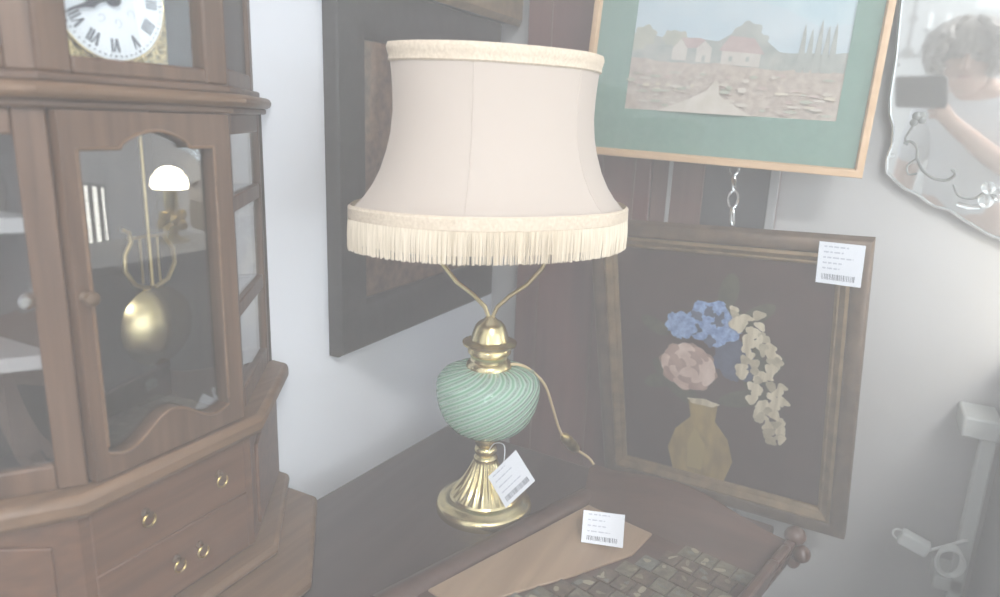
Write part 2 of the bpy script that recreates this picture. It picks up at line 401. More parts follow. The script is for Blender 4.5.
# numerals, drawn as strokes along the radius
nm = MB()
ROM = ['XII', 'I', 'II', 'III', 'IIII', 'V', 'VI', 'VII', 'VIII', 'IX', 'X', 'XI']
def stroke(p, q, w, ang):
    d = Vector((q[0]-p[0], q[1]-p[1])).normalized(); nn = Vector((-d.y, d.x))*w/2
    pts = [(p[0]+nn.x, p[1]+nn.y), (q[0]+nn.x, q[1]+nn.y), (q[0]-nn.x, q[1]-nn.y), (p[0]-nn.x, p[1]-nn.y)]
    c, s_ = math.cos(-ang), math.sin(-ang)
    nm.prism([(CY+x*c-y*s_, CZ+x*s_+y*c) for x, y in pts], .0990, .1006, lambda a, b, cc: (cc, a, b))
for h, txt in enumerate(ROM):
    ang = h*PI/6; r0, r1 = .0335, .0445; adv = {'I': .0028, 'V': .0058, 'X': .0058}
    W = sum(adv[c] for c in txt); x = -W/2
    for c in txt:
        w = adv[c]
        if c == 'I': stroke((x+w/2, r0), (x+w/2, r1), .0015, ang)
        if c == 'V': stroke((x+w*.1, r1), (x+w*.5, r0), .0017, ang); stroke((x+w*.9, r1), (x+w*.5, r0), .0008, ang)
        if c == 'X': stroke((x+w*.1, r1), (x+w*.9, r0), .0017, ang); stroke((x+w*.9, r1), (x+w*.1, r0), .0008, ang)
        x += w
for k in range(60):
    stroke((0, .0475), (0, .0490), .0006 if k % 5 else .0012, k*PI/30)
nm.build('numerals', M['dial_ink'], dl)
sc = MB()
for k in range(8):
    q0 = k*PI/4+.2
    pts = []
    for i in range(14):
        q = i/13*1.7*PI; r = .0045*(1-i/18)
        pts.append((.1003, CY+.020*math.cos(q0)+r*math.cos(q0+q), CZ+.020*math.sin(q0)+r*math.sin(q0+q)))
    sc.tube(pts, .00045, 5)
sc.build('scrollwork', M['dial_scroll'], dl)
def hand(name, ang, L, w):
    c, s_ = math.cos(-ang), math.sin(-ang); hm = MB()
    poly = [(-w*.5, -.006), (w*.5, -.006), (w*.5, L*.35), (w*1.5, L*.5), (w*.7, L*.66), (w*.25, L), (-w*.25, L), (-w*.7, L*.66), (-w*1.5, L*.5), (-w*.5, L*.35)]
    hm.prism([(CY+x*c-y*s_, CZ+x*s_+y*c) for x, y in poly], .1030 if L > .035 else .1018, .1037 if L > .035 else .1025, lambda a, b, cc: (cc, a, b))
    hm.build(name, M['hand'], t)
hand('minute_hand', 2*PI*41.6/60, .043, .0024); hand('hour_hand', 2*PI*8.7/12, .028, .0032)
MB().lathe([(.007, .1012), (.007, .1036), (.004, .1046), (.001, .1052)], n=24, T=lambda a, b, c: (c, CY+a, CZ+b)).build('hand_boss', M['hand'], t)

# ------------------------------------------------------------------ black framed picture and gilt frame above, on the left wall
TL = lambda a, b, c: (.001+c, a, b)
t = thing('framed_picture', 'large black framed picture on the left wall behind the lampshade', 'picture', (.001, -.293, 1.085))
bw0, bw1, bz0, bz1 = -.548, -.045, 1.084, 1.639
T = lambda a, b, c: (.001+c, bw0+a, bz0+b)
f = MB(); moulding(f, T, bw1-bw0, bz1-bz0, [(0, 0), (0, .018), (.004, .024), (.045, .026), (.068, .020), (.078, .012), (.078, 0)])
f.build('frame', M['black'], t, 0, 50)
w_, h_ = bw1-bw0, bz1-bz0
MB().box((.07, .07, .002), (w_-.07, h_-.07, .008), T).build('mount', mat('dark_brown_mount', (.055, .036, .03), .6), t)
pz = MB(); pz.box((.080, .080, .008), (w_-.10, h_-.080, .0095), T)
pz.build('print', noisy('brown_print', (.07, .04, .028), (.30, .17, .10), (60, 60, 60), 5, .6, lo=.3, hi=.8), t)
MB().box((.075, .075, .0105), (w_-.075, h_-.075, .0115), T).build('glass', M['pglass'], t)
pw = MB(); pw.box((w_-.118, .102, .0096), (w_-.085, .19, .0101), T)
t = thing('gilt_picture', 'gilt edged picture hung above the black frame, only its lower edge showing', 'picture', (.001, -.34, 1.64))
T = lambda a, b, c: (.001+c, -.62+a, 1.640+b)
f = MB(); rails(f, T, .595, .52, .05, 0, .040); f.build('frame', M['black'], t, .002)
f = MB(); moulding(f, T, .595, .52, [(-.004, .0405), (-.006, .050), (.004, .060), (.03, .056), (.05, .046), (.05, .0405)]); f.build('gilt_moulding', M['gilt'], t, 0, 50)
MB().box((.05, .05, .01), (.545, .47, .016), T).build('print', M['canvas'], t)

# ------------------------------------------------------------------ wooden panelling board fixed in the corner
t = thing('wooden_panel', 'tall red brown wooden panel against the wall behind the two paintings', 'panel', (.33, -.02, 0))
cx0, cx1, cy = .076, .575, -.034
MB().box((cx0, cy+.012, .0), (cx1, -.002, 2.30)).build('backing', M['cup'], t, .002)
d = MB().box((cx0, cy, .02), (.348, cy+.014, 2.28)).build('broad_board', M['cup'], t, .003)
for x in (.125, .25, .313):
    MB().box((x, cy-.0025, .12), (x+.004, cy+.001, 2.2)).build('bead', M['cup2'], d)
d = MB().box((.350, cy, .02), (.446, cy+.014, 2.28)).build('board', M['cup2'], t, .002)
MB().box((.381, cy-.003, .08), (.388, cy+.001, 2.2)).build('bead', M['greytrim'], d)
MB().box((.446, cy+.004, .02), (.560, cy+.014, 2.28)).build('grey_panel', M['greypanel'], t)
MB().box((.560, cy-.001, .02), (cx1, cy+.014, 2.28)).build('edge_strip', M['greytrim'], t, .001)
MB().box((cx0-.004, cy-.010, 2.28), (cx1+.006, -.002, 2.32)).build('cornice', M['cup'], t, .008)

# ------------------------------------------------------------------ oil painting (plain still life) leaning out, hung by a chain
def basis(yaw, lean, roll):
    u = Vector((math.cos(yaw), math.sin(yaw), 0)); n = Vector((math.sin(yaw), -math.cos(yaw), 0)); k = Vector((0, 0, 1))
    v = k*math.cos(lean)+n*math.sin(lean)
    u2 = u*math.cos(roll)+v*math.sin(roll); v2 = v*math.cos(roll)-u*math.sin(roll)
    return u2, v2, u2.cross(v2)
u, v, n = basis(-.11, .206, .043); PB = Vector((.3155, -.062, .751)); PK = 1.1727
Tp = frame_T(PB, u, v, n); T = lambda a, b, c: Tp(a*PK, b*PK, c*PK); PW, PH = .388, .466
t = thing('oil_painting', 'dark oil painting in brown and gilt frame, hung tilting forward behind the tray', 'painting', tuple(PB+u*PW*PK/2))
f = MB(); moulding(f, T, PW, PH, [(0, -.014), (0, .002), (.003, .006), (.010, .008), (.018, .006), (.022, .001), (.022, -.014)]); f.build('frame', M['gilt_d'], t, 0, 50)
f = MB(); moulding(f, T, PW, PH, [(.022, -.014), (.022, .003), (.026, .005), (.034, -.002), (.036, -.001), (.040, -.004), (.040, -.014)]); f.build('gilt_slip', M['gilt'], t, 0, 50)
c = MB().box((.036, .036, -.011), (PW-.036, PH-.036, -.008), T).build('canvas', M['canvas'], t)
def blob(cx, cy, rx, ry, rot=0, wob=.12, k=5, seed=0, n=36):
    rnd = random.Random(seed); ph = rnd.uniform(0, 6); pts = []
    for i in range(n):
        q = 2*PI*i/n; r = 1+wob*math.cos(k*q+ph)
        x, y = rx*r*math.cos(q), ry*r*math.sin(q)
        pts.append((cx+x*math.cos(rot)-y*math.sin(rot), cy+x*math.sin(rot)+y*math.cos(rot)))
    return pts
art = MB(); LV = [-.0078]
def lay(poly, mi):
    art.cur = mi; LV[0] += .00004; art.prism(poly, LV[0]-.00006, LV[0], T)
# an ochre jug with pale and blue flowers and a drooping cream spray
jug = [(.122, .040), (.207, .040), (.220, .080), (.212, .120), (.192, .148), (.196, .178), (.150, .178), (.153, .148), (.128, .120), (.114, .080)]
for q in ((.130, .205, .10, .018, 2.4), (.235, .20, .08, .014, .4), (.098, .30, .05, .012, 2.7), (.262, .25, .08, .014, .9), (.21, .37, .06, .014, 1.4), (.105, .205, .06, .013, 3.6), (.25, .34, .06, .012, .7)):
    lay(blob(q[0], q[1], q[2]/2, q[3], q[4], .05, 2, 3), 5)
lay(jug, 0); lay([(.146, .05), (.170, .05), (.176, .10), (.160, .13), (.148, .10)], 7)
lay(blob(.173, .179, .024, .006), 6)
rnd2 = random.Random(31)
def hydrangea(cx, cy, R, cols, k):
    lay(blob(cx, cy, R, R*.9, 0, .10, 7, k), cols[0])
    for i in range(16):
        q = 2.4*i; r = R*.85*math.sqrt((i+.5)/16)
        lay(blob(cx+r*math.cos(q), cy+r*math.sin(q)*.9, R*.24, R*.20, q, .25, 4, k*20+i, 16), cols[1 + (i % 3 == 0)] if len(cols) > 2 else cols[1])
def peony(cx, cy, R, k):
    lay(blob(cx, cy, R, R*.92, 0, .08, 8, k), 2)
    for ring, nP in ((.78, 9), (.5, 7), (.22, 4)):
        for i in range(nP):
            q = 2*PI*(i+.5*ring)/nP
            lay(blob(cx+R*ring*math.cos(q), cy+R*ring*.92*math.sin(q), R*.34, R*.21, q+PI/2, .08, 3, k+i, 18), 1 if (i+nP) % 2 else 8)
hydrangea(.224, .262, .036, (4, 4, 4), 3)
hydrangea(.188, .318, .040, (3, 3, 4), 5)
hydrangea(.140, .308, .024, (3, 3, 3), 7)
peony(.150, .238, .044, 4)
lay([(.205, .352), (.228, .345), (.250, .318), (.262, .270), (.275, .225), (.268, .222), (.252, .262), (.240, .305), (.214, .338)], 5)
for i in range(64):
    k = i/63; wd = .010+.020*math.sin(PI*min(1, k*.9+.12)); a = .236+.050*k+rnd2.uniform(-wd, wd); b = .345-.205*k
    lay(blob(a, b, rnd2.uniform(.007, .012), rnd2.uniform(.005, .008), rnd2.uniform(0, 3), .18, 3, i, 16), rnd2.choice((6, 6, 9)))
art.build('painted_flowers', [M['ochre'], M['peach'], M['peach_d'], M['blue'], M['blue_d'], M['leaf'], M['cream'], mat('jug_light', (.40, .29, .08), .5), noisy('pale_petal_paint', (.36, .22, .18), (.48, .32, .26), (40, 40, 40), 4, .5), noisy('straw_paint', (.30, .25, .16), (.46, .40, .28), (40, 40, 40), 4, .5)], c, 0, 0)
# price label stuck on its upper right corner
def label_sheet(name, label, cat, T, w, h, loc, rows=5, bar=True, curl=0., seed=1, mk=0):
    o = MB(); nx = 10
    zf = lambda x: curl*math.sin(PI*x/w) if curl else 0
    for i in range(nx):
        a, b = w*i/nx, w*(i+1)/nx
        o.add([T(a, 0, zf(a)), T(b, 0, zf(b)), T(b, h, zf(b)), T(a, h, zf(a)), T(a, 0, zf(a)+.0004), T(b, 0, zf(b)+.0004), T(b, h, zf(b)+.0004), T(a, h, zf(a)+.0004)],
              [(0, 3, 2, 1), (4, 5, 6, 7), (0, 1, 5, 4), (1, 2, 6, 5), (2, 3, 7, 6), (3, 0, 4, 7)])
    o.org = Vector(loc)
    ob = o.build(name, M['paper'], None); tag(ob, label, cat)
    r = random.Random(seed); p = MB()
    if bar:
        x = w*.12
        while x < w*.86:
            ww = r.choice((.0006, .0009, .0014)); p.cur = 0
            p.box((x, h*.10, zf(x)+.0004), (x+ww, h*.24, zf(x)+.0006), T); x += ww+r.choice((.0007, .0011, .0015))
    p.cur = 1
    for k in range(rows):
        zz = h*(.36+.52*k/max(1, rows-1)); x = w*.12
        e = w*r.uniform(.5, .85)
        while x < e:
            ww = w*r.uniform(.05, .14); p.box((x, zz, zf(x)+.0004), (min(e, x+ww), zz+h*.035, zf(x)+.0006), T); x += ww+w*.03
    pr = p.build('print', [M['ink'], M['ink_l']], ob, 0, 0)
    return ob
Tq = frame_T(PB+(u*.326+v*.407+n*.0085)*PK, u*math.cos(-.03)+v*math.sin(-.03), v*math.cos(-.03)-u*math.sin(-.03), n)
label_sheet('price_label', 'white printed price label stuck on upper right corner of the oil painting', 'label', Tq, .053*PK, .056*PK, tuple(PB+(u*.326+v*.407+n*.0085)*PK), 5, seed=4)

# chain from the cupboard to the painting
ch = thing('chain', 'short steel link chain above the oil painting, below the green mounted picture', 'chain', (.54, -.17, 1.29))
pa = Vector(T(.212, PH+.004, -.010)); pb = Vector((pa.x-.034, cy-.003, pa.z+.150))
dv = pb-pa; Lc = dv.length; dn = dv.normalized(); s1 = dn.orthogonal().normalized(); s2 = dn.cross(s1)
NL = 6
for k in range(NL):
    c_ = pa+dv*((k+.5)/NL); side = s1 if k % 2 else s2
    side = (side+(s2 if k % 2 else s1)*.75*(1 if k % 2 else -1)).normalized()
    pts = []
    for i in range(16):
        q = 2*PI*i/16; pts.append(c_+dn*(.0185*math.cos(q))+side*(.0080*math.sin(q)))
    MB().tube(pts, .0023, 6, True).build('link', M['steel'], ch)
MB().tube([pb, pb+Vector((0, .003, 0))], .0025, 8).build('hook', M['steel'], ch)

# ------------------------------------------------------------------ landscape in green mount
Cc = Vector((.7, -1.36, 1.45)); q = 1.115
u, v, n = basis(.031, -.095, -.031); GB = Cc+(Vector((.285, -.27, 1.406))-Cc)*q
GW, GH = .418*q, .385*q
T = frame_T(GB, u, v, n)
t = thing('landscape_picture', 'pastel landscape in a wide green mount and light pine frame', 'picture', tuple(GB+u*GW/2))
f = MB(); moulding(f, T, GW, GH, [(0, -.012), (0, .004), (.003, .006), (.010, .006), (.013, .001), (.013, -.012)]); f.build('frame', M['pine'], t, 0, 50)
MB().box((.010, .010, -.010), (GW-.010, GH-.010, -.006), T).build('backing', M['mat_g'], t)
px0, px1, py0, py1 = .068*q, .372*q, .074*q, .315*q
mt = MB()
for pl in ([(.010, .010), (GW-.010, .010), (px1, py0), (px0, py0)], [(GW-.010, .010), (GW-.010, GH-.010), (px1, py1), (px1, py0)], [(GW-.010, GH-.010), (.010, GH-.010), (px0, py1), (px1, py1)], [(.010, GH-.010), (.010, .010), (px0, py0), (px0, py1)]):
    mt.prism(pl, -.006, -.0035, T)
mt.build('mount', M['mat_g'], t, 0, 0)
la = MB(); LV = [-.0060]
def lay2(poly, mi):
    la.cur = mi; LV[0] += .00008; la.prism([(a*q, b*q) for a, b in poly], LV[0]-.0001, LV[0], T)
A0, A1, B0, B1 = .067, .373, .073, .316
def ridge(y0, y1, amp, k, seed, nseg=40, base=B0):
    r = random.Random(seed); ph = [r.uniform(0, 6) for _ in range(3)]
    top = [(A0+(A1-A0)*i/nseg, y0+(y1-y0)*i/nseg+amp*(math.sin(k*i/nseg*6+ph[0])+.5*math.sin(k*i/nseg*14+ph[1])+.3*math.sin(k*31*i/nseg+ph[2]))) for i in range(nseg+1)]
    return [(A0, base)]+[(A1, base)]+top[::-1]
lay2([(A0, .18), (A1, .18), (A1, B1), (A0, B1)], 0)
lay2([(A0, .145), (A1, .14), (A1, .205), (.33, .20), (.28, .225), (.22, .24), (.15, .25), (.10, .255), (A0, .26)], 1)
lay2(ridge(.172, .160, .004, 1.2, 3), 2)          # far trees
lay2(ridge(.196, .175, .004, 2.0, 5, base=.15)[:2]+[(.30, .152), (.255, .186), (.235, .200), (.215, .190), (.195, .178), (.16, .182), (.12, .180), (.09, .188), (A0, .182)], 2)
for a, b, r in ((.085, .184, .017), (.075, .176, .015), (.125, .182, .012), (.138, .180, .013), (.236, .188, .020), (.222, .180, .015), (.252, .178, .014)):
    lay2(blob(a, b, r, r*.9, 0, .12, 6, int(a*999)), 3 if a < .15 else 7)
lay2(ridge(.150, .138, .0015, 2.4, 8), 4)          # field
lay2([(.130, .150), (.130, .167), (.141, .180), (.152, .167), (.152, .149)], 5)
lay2([(.166, .148), (.166, .168), (.177, .178), (.188, .168), (.188, .147)], 5)
lay2([(.203, .146), (.203, .166), (.258, .162), (.258, .143)], 5)
lay2([(.198, .165), (.212, .186), (.246, .183), (.263, .161)], 6); lay2([(.152, .167), (.141, .182), (.170, .182), (.177, .179), (.166, .168)], 6)
for a in (.214, .238): lay2([(a, .150), (a, .157), (a+.005, .157), (a+.005, .150)], 7)
lay2([(.175, .148), (.175, .157), (.180, .157), (.180, .148)], 7)
for a, h in ((.312, .066), (.322, .060), (.333, .072), (.343, .064), (.352, .068)):
    lay2([(a-.004, .138), (a-.005, .150), (a-.0015, .138+h*.9), (a, .138+h), (a+.002, .138+h*.8), (a+.005, .150), (a+.004, .138)], 7)
for k in range(90):
    r = random.Random(k+50); a = r.uniform(A0+.006, A1-.008); b = r.uniform(B0+.004, .135)
    lay2(blob(a, b, r.uniform(.003, .010), r.uniform(.001, .003), 0, .15, 4, k, 10), r.choice((8, 9, 3, 10)))
lay2([(.12, B0), (.16, .090), (.19, .105), (.20, .120), (.206, .120), (.21, .100), (.235, .085), (.26, B0)], 10)
P3 = lambda nme, a, b, s=40: noisy(nme, a, b, (s, s, s), 4, .8)
la.build('landscape', [P3('pastel_sky', (.40, .52, .56), (.52, .61, .63), 12), P3('pastel_haze', (.44, .53, .57), (.52, .58, .60), 12), P3('pastel_far_trees', (.30, .33, .30), (.40, .40, .36)),
     P3('pastel_bush', (.37, .38, .31), (.44, .43, .35)), P3('pastel_field', (.40, .33, .28), (.50, .43, .36), 90), P3('pastel_wall', (.50, .46, .41), (.56, .52, .46)),
     P3('pastel_roof', (.42, .32, .30), (.48, .38, .35)), P3('pastel_poplar', (.33, .35, .32), (.39, .40, .36)), P3('pastel_rose', (.45, .35, .31), (.50, .41, .37)),
     P3('pastel_straw', (.52, .46, .36), (.58, .52, .42)), P3('pastel_path', (.50, .45, .38), (.56, .51, .45))], t, 0, 0)
MB().box((.011, .011, -.0025), (GW-.011, GH-.011, -.0010), T).build('glass', M['pglass'], t)

# ------------------------------------------------------------------ table lamp
LX, LY = .2915, -.566
t = thing('table_lamp', 'brass oil style table lamp with green glass font and cream fringed shade', 'lamp', (LX, LY, TZ))
c = (LX, LY, 0)
MB().lathe([(.064, TZ), (.0672, .917), (.0678, .923), (.0665, .929), (.0635, .932), (.0600, .933), (.0575, .936), (.0530, .938), (.0490, .939), (.0470, .942)], c, 64).build('foot', M['brass'], t)
MB().lathe([(.0470, .942, .01), (.0425, .946, .035), (.0365, .953, .05), (.0300, .962, .055), (.0240, .973, .055), (.0195, .983, .05), (.0168, .990, .04), (.0160, .994, .02), (.0165, .996, 0)], c, 176, 22).build('fluted_stem', M['brass'], t)
MB().lathe([(.0165, .996), (.0150, .998), (.0128, 1.000), (.0150, 1.003), (.0160, 1.007), (.0150, 1.011), (.0128, 1.013), (.0150, 1.018), (.0165, 1.022), (.0160, 1.026), (.020, 1.030), (.0235, 1.033)], c, 40).build('stem_knop', M['brass'], t)
# swirled glass font
gm = bpy.data.materials.new('green_swirl_glass'); gm.use_nodes = True
nt = gm.node_tree; N = nt.nodes; L = nt.links; b = N['Principled BSDF']
tc = N.new('ShaderNodeTexCoord'); sx = N.new('ShaderNodeSeparateXYZ'); L.new(tc.outputs['Object'], sx.inputs[0])
def mth(op, a, bb=None, **k):
    m_ = N.new('ShaderNodeMath'); m_.operation = op
    for i, x in enumerate((a, bb)):
        if x is None: continue
        if isinstance(x, (int, float)): m_.inputs[i].default_value = x
        else: L.new(x, m_.inputs[i])
    return m_.outputs[0]
at = mth('ARCTAN2', sx.outputs['Y'], sx.outputs['X'])
sw = mth('ADD', mth('MULTIPLY', at, 22), mth('MULTIPLY', sx.outputs['Z'], -560))
wv = mth('MULTIPLY_ADD', mth('SINE', sw), .5); N[-1].inputs[2].default_value = .5
cr = N.new('ShaderNodeValToRGB'); cr.color_ramp.elements[0].position = .08; cr.color_ramp.elements[1].position = .38
cr.color_ramp.elements[0].color = (.20, .38, .25, 1); cr.color_ramp.elements[1].color = (.66, .82, .72, 1)
L.new(wv, cr.inputs['Fac']); L.new(cr.outputs['Color'], b.inputs['Base Color'])
b.inputs['Roughness'].default_value = .12
b.inputs['IOR'].default_value = 1.45
tp_ = N.new('ShaderNodeBsdfTransparent'); tp_.inputs['Color'].default_value = (.80, .93, .85, 1)
mxf = N.new('ShaderNodeMixShader'); fr_ = N.new('ShaderNodeMapRange'); fr_.inputs['To Min'].default_value = .82; fr_.inputs['To Max'].default_value = .26
L.new(wv, fr_.inputs['Value']); L.new(fr_.outputs[0], mxf.inputs[0]); L.new(tp_.outputs[0], mxf.inputs[1]); L.new(b.outputs[0], mxf.inputs[2]); L.new(mxf.outputs[0], N['Material Output'].inputs[0])
bp = N.new('ShaderNodeBump'); bp.inputs['Strength'].default_value = .4; bp.inputs['Distance'].default_value = .002
L.new(wv, bp.inputs['Height']); L.new(bp.outputs['Normal'], b.inputs['Normal'])
MB().lathe([(.020, 1.0335), (.036, 1.0355), (.0495, 1.044), (.0595, 1.056), (.0662, 1.071), (.0697, 1.087), (.0706, 1.101), (.0690, 1.111), (.0625, 1.120), (.0500, 1.126), (.0380, 1.129), (.0310, 1.130), (.028, 1.131)], c, 96, 22).build('glass_font', gm, t, 0, 60)
MB().lathe([(.028, 1.122), (.0305, 1.124), (.0310, 1.132), (.0290, 1.136), (.0255, 1.139), (.0250, 1.144), (.0270, 1.148), (.0290, 1.150), (.0290, 1.155), (.0280, 1.157), (.0300, 1.159), (.0360, 1.161), (.0365, 1.164), (.0310, 1.166), (.0270, 1.168)], c, 48).build('burner_collar', M['brass'], t)
MB().lathe([(.0265, 1.166), (.0250, 1.171), (.0225, 1.179), (.0195, 1.187), (.0150, 1.192), (.0095, 1.195), (.0060, 1.199), (.0001, 1.2005)], c, 48).build('burner_dome', M['brass'], t)
SEAM = 4.189
YAW = .924; cyw, syw = math.cos(YAW), math.sin(YAW)
def oval(a, b_, z, n=160, facet=0., jit=0.):
    r = []
    for i in range(n):
        q_ = SEAM+2*PI*i/n
        k = 1.
        if facet:
            m_ = ((q_-SEAM) % (PI/3))-PI/6; k = (1-facet)+facet*(.5+.5*math.cos(PI/6)/math.cos(m_))
        x, y = a*k*math.cos(q_), b_*k*math.sin(q_)
        r.append((LX+x*cyw-y*syw, LY+x*syw+y*cyw, z))
    return r
# carrier: two arms rising to the shade, joined by an oval ring
arm = MB()
ra = Vector((.895, .446, 0))
for s in (-1, 1):
    P0 = Vector((LX, LY, 1.196))
    arm.tube([P0+ra*s*a+Vector((0, 0, z)) for a, z in ((.002, 0), (.008, .016), (.024, .032), (.046, .048), (.064, .070), (.078, .105), (.084, .16), (.084, .21))], .0030, 8)
arm.build('shade_carrier', M['brass'], t)
ZT, ZB, ZK = 1.5275, 1.296, 1.343
prof = [(0, 0), (.10, -.045), (.22, -.08), (.36, -.09), (.5, -.03), (.62, .08), (.74, .24), (.84, .44), (.92, .66), (.97, .84), (1, .95)]
rings = []
for k, r in prof:
    z = ZT-.006-(ZT-.006-ZK)*k
    rings.append(oval(.1386+(.1865-.1386)*r, .0899+(.1341-.0899)*r, z, 168, .55))
inner = [[(LX+(x-LX)*.985, LY+(y-LY)*.985, z) for x, y, z in r] for r in rings[::-1]]
sm = MB().loft(rings+inner+[rings[0]], cap=False)
nt = M['shade'].node_tree; b = nt.nodes['Principled BSDF']
tr = nt.nodes.new('ShaderNodeBsdfTranslucent'); tr.inputs['Color'].default_value = (.70, .60, .51, 1)
mx = nt.nodes.new('ShaderNodeMixShader'); mx.inputs[0].default_value = .3
nt.links.new(b.outputs[0], mx.inputs[1]); nt.links.new(tr.outputs[0], mx.inputs[2]); nt.links.new(mx.outputs[0], nt.nodes['Material Output'].inputs[0])
shade = sm.build('lamp_shade', M['shade'], t, 0, 60)
for k in range(6):
    MB().tube([tuple(Vector(r[k*28])) for r in rings], .0006, 5).build('seam', M['shade'], shade)
br = MB()
br.loft([oval(.1380, .0893, ZT-.016, 132, .5), oval(.1404, .0917, ZT-.014, 132, .5), oval(.1398, .0911, ZT-.0095, 132, .5), oval(.1412, .0925, ZT-.006, 132, .5), oval(.1428, .0941, ZT, 132, .5), oval(.1412, .0925, ZT+.0045, 132, .5), oval(.1370, .0883, ZT+.004, 132, .5), oval(.1365, .0878, ZT-.014, 132, .5)], cap=False)
br.build('top_braid', M['braid'], shade)
br = MB()
br.loft([oval(.1850, .1326, 1.349, 140, .35), oval(.1882, .1358, 1.346, 140, .35), oval(.1885, .1361, 1.334, 140, .35), oval(.1868, .1344, 1.332, 140, .35)], cap=False)
br.build('bottom_braid', M['braid'], shade)
# fringe of threads below a woven heading
fr = MB(); rnd = random.Random(3)
fr.loft([oval(.1862, .1338, 1.336, 140, .3), oval(.1862, .1338, 1.306, 140, .3), oval(.1852, .1328, 1.306, 140, .3), oval(.1852, .1328, 1.336, 140, .3)], cap=False)
NF = 900
o1 = oval(.1868, .1344, 0, NF, .3); 
for i in range(NF):
    x, y, _ = o1[i]; d = Vector((x-LX, y-LY, 0)).normalized(); tg = Vector((-d.y, d.x, 0))
    w = .0012; zb = ZB+rnd.uniform(-.0005, .0018); j = rnd.gauss(0, .0008); out = rnd.uniform(-.0006, .0014)
    p0 = Vector((x, y, 1.336)); p1 = p0+tg*j+d*out+Vector((0, 0, zb-1.336)); pm = p0.lerp(p1, .5)+d*.0008
    rs = []
    for p in (p0, pm, p1): rs.append([p-tg*w*.6, p+d*.0009, p+tg*w*.6, p-d*.0006])
    fr.loft(rs)
fr.build('fringe', M['fringe'], shade, 0, 60)
# cord and switch
def smoothpts(P, n=6):
    P = [Vector(p) for p in P]; out = []
    for i in range(len(P)-1):
        a, b_, c_, d_ = P[max(0, i-1)], P[i], P[i+1], P[min(len(P)-1, i+2)]
        for k in range(n):
            s = k/n
            out.append(.5*((2*b_)+(c_-a)*s+(2*a-5*b_+4*c_-d_)*s*s+(3*b_-a-3*c_+d_)*s**3))
    return out+[P[-1]]
cp = [(LX+.026, LY+.010, 1.134), (.325, -.545, 1.132), (.334, -.53, 1.123), (.346, -.5, 1.094), (.348, -.47, 1.051), (.350, -.44, 1.003), (.355, -.42, .977), (.362, -.4, .957), (.381, -.380, .936), (.399, -.381, .9195), (.43, -.384, .9174), (.49, -.390, .9174), (.55, -.396, .9174)]
cord = MB().tube(smoothpts(cp), .0021, 8).build('cord', M['cordm'], t)
a_, b_ = Vector((.352, -.431, .990)), Vector((.366, -.394, .951)); dd = (b_-a_)
MB().tube([a_+dd*k for k in (0, .12, .3, .7, .88, 1)], [.0030, .0072, .0088, .0088, .0072, .0030], 12).build('cord_switch', M['brass_d'], cord)
# swing tag on the stem
tp = [Vector((.3632, -.6220, 1.0484)), Vector((.3295, -.6308, 1.0053)), Vector((.3654, -.6485, .9809)), Vector((.3992, -.6398, 1.0239))]
O = tp[1]; ux = (tp[2]-tp[1]); vx = (tp[0]-tp[1]); w_ = ux.length; h_ = vx.length; ux.normalize(); n_ = ux.cross(vx).normalized(); vx = n_.cross(ux).normalized()
# writing runs along the lower right edge
T = frame_T(tp[2], vx, -ux, n_) if n_.y < 0 else frame_T(tp[2], vx, -ux, -n_)
lb = label_sheet('price_tag', 'white price tag hanging on the stem of the brass lamp', 'tag', T, h_, w_, tuple(tp[2]), 4, seed=9)
MB().tube(smoothpts([tuple(Vector(T(h_*.55, w_*.96, .0006))), (.338, -.604, 1.040), (.315, -.585, 1.030), (LX+.012, LY-.015, 1.014)]), .0006, 5).build('string', M['paper'], lb)

# ------------------------------------------------------------------ wooden tray with flared sides
ty = -.245; TO = Vector((.402, -.432, TZ)); tu = Vector((math.cos(ty), math.sin(ty), 0)); tw = Vector((math.sin(ty), -math.cos(ty), 0))
T = lambda a, b, c: tuple(TO+tu*a+tw*b+Vector((0, 0, c)))
t = thing('tray', 'red brown wooden tray with flared sides and a tiled floor', 'tray', tuple(TO+tu*.15+tw*.2))
TWd, TDp = .292, .40
MB().prism([(.038, .04), (TWd-.01, .04), (TWd-.01, TDp-.04), (.004, TDp-.04)], .001, .0098, T).build('floor', M['red'], t, .001)
# back side: flared, with a wavy upper edge
bk = MB(); rs = []
for i in range(31):
    k = i/30; a0 = .0+k*TWd; a1 = .025+k*(TWd-.035); hz = .034+.022*math.sin(PI*k)**2+.002*k
    rs.append([T(a1, .058, .008), T(a0, .004, hz), T(a0, -.010, hz+.002), T(a0, -.014, hz-.006), T(a1, .040, .000)])
bk.loft(rs); bk.build('back_side', M['red'], t, 0, 50)
rs = []; ls = MB()
for i in range(21):
    k = i/20; b0 = .0+k*TDp; b1 = .058+k*(TDp-.10)
    z_ = -.016-.036*k
    rs.append([T(u_+z_, b0, c_) for u_, c_ in ((.056, .008), (.052, .016), (.042, .020), (.030, .018), (.024, .008), (.024, 0), (.056, 0))])
ls.loft(rs)
lso = ls.build('left_side', M['red'], t, 0, 50)
# pale oak board on the floor beside that side
MB().prism([(.038, .060), (.140, .060), (.145, .120), (.116, .205), (.077, .300), (.045, .345), (.010, .345)], .0095, .0125, T).build('oak_board', M['oakpale'], t, .001)
fs = MB(); rs = []
for i in range(11):
    k = i/10; rs.append([T(.03+k*(TWd-.04), TDp-.045, .008), T(.024+k*(TWd-.024), TDp-.01, .022), T(.024+k*(TWd-.024), TDp, .022), T(.03+k*(TWd-.04), TDp-.02, 0)])
fs.loft(rs); fs.build('front_side', M['red'], t, 0, 50)
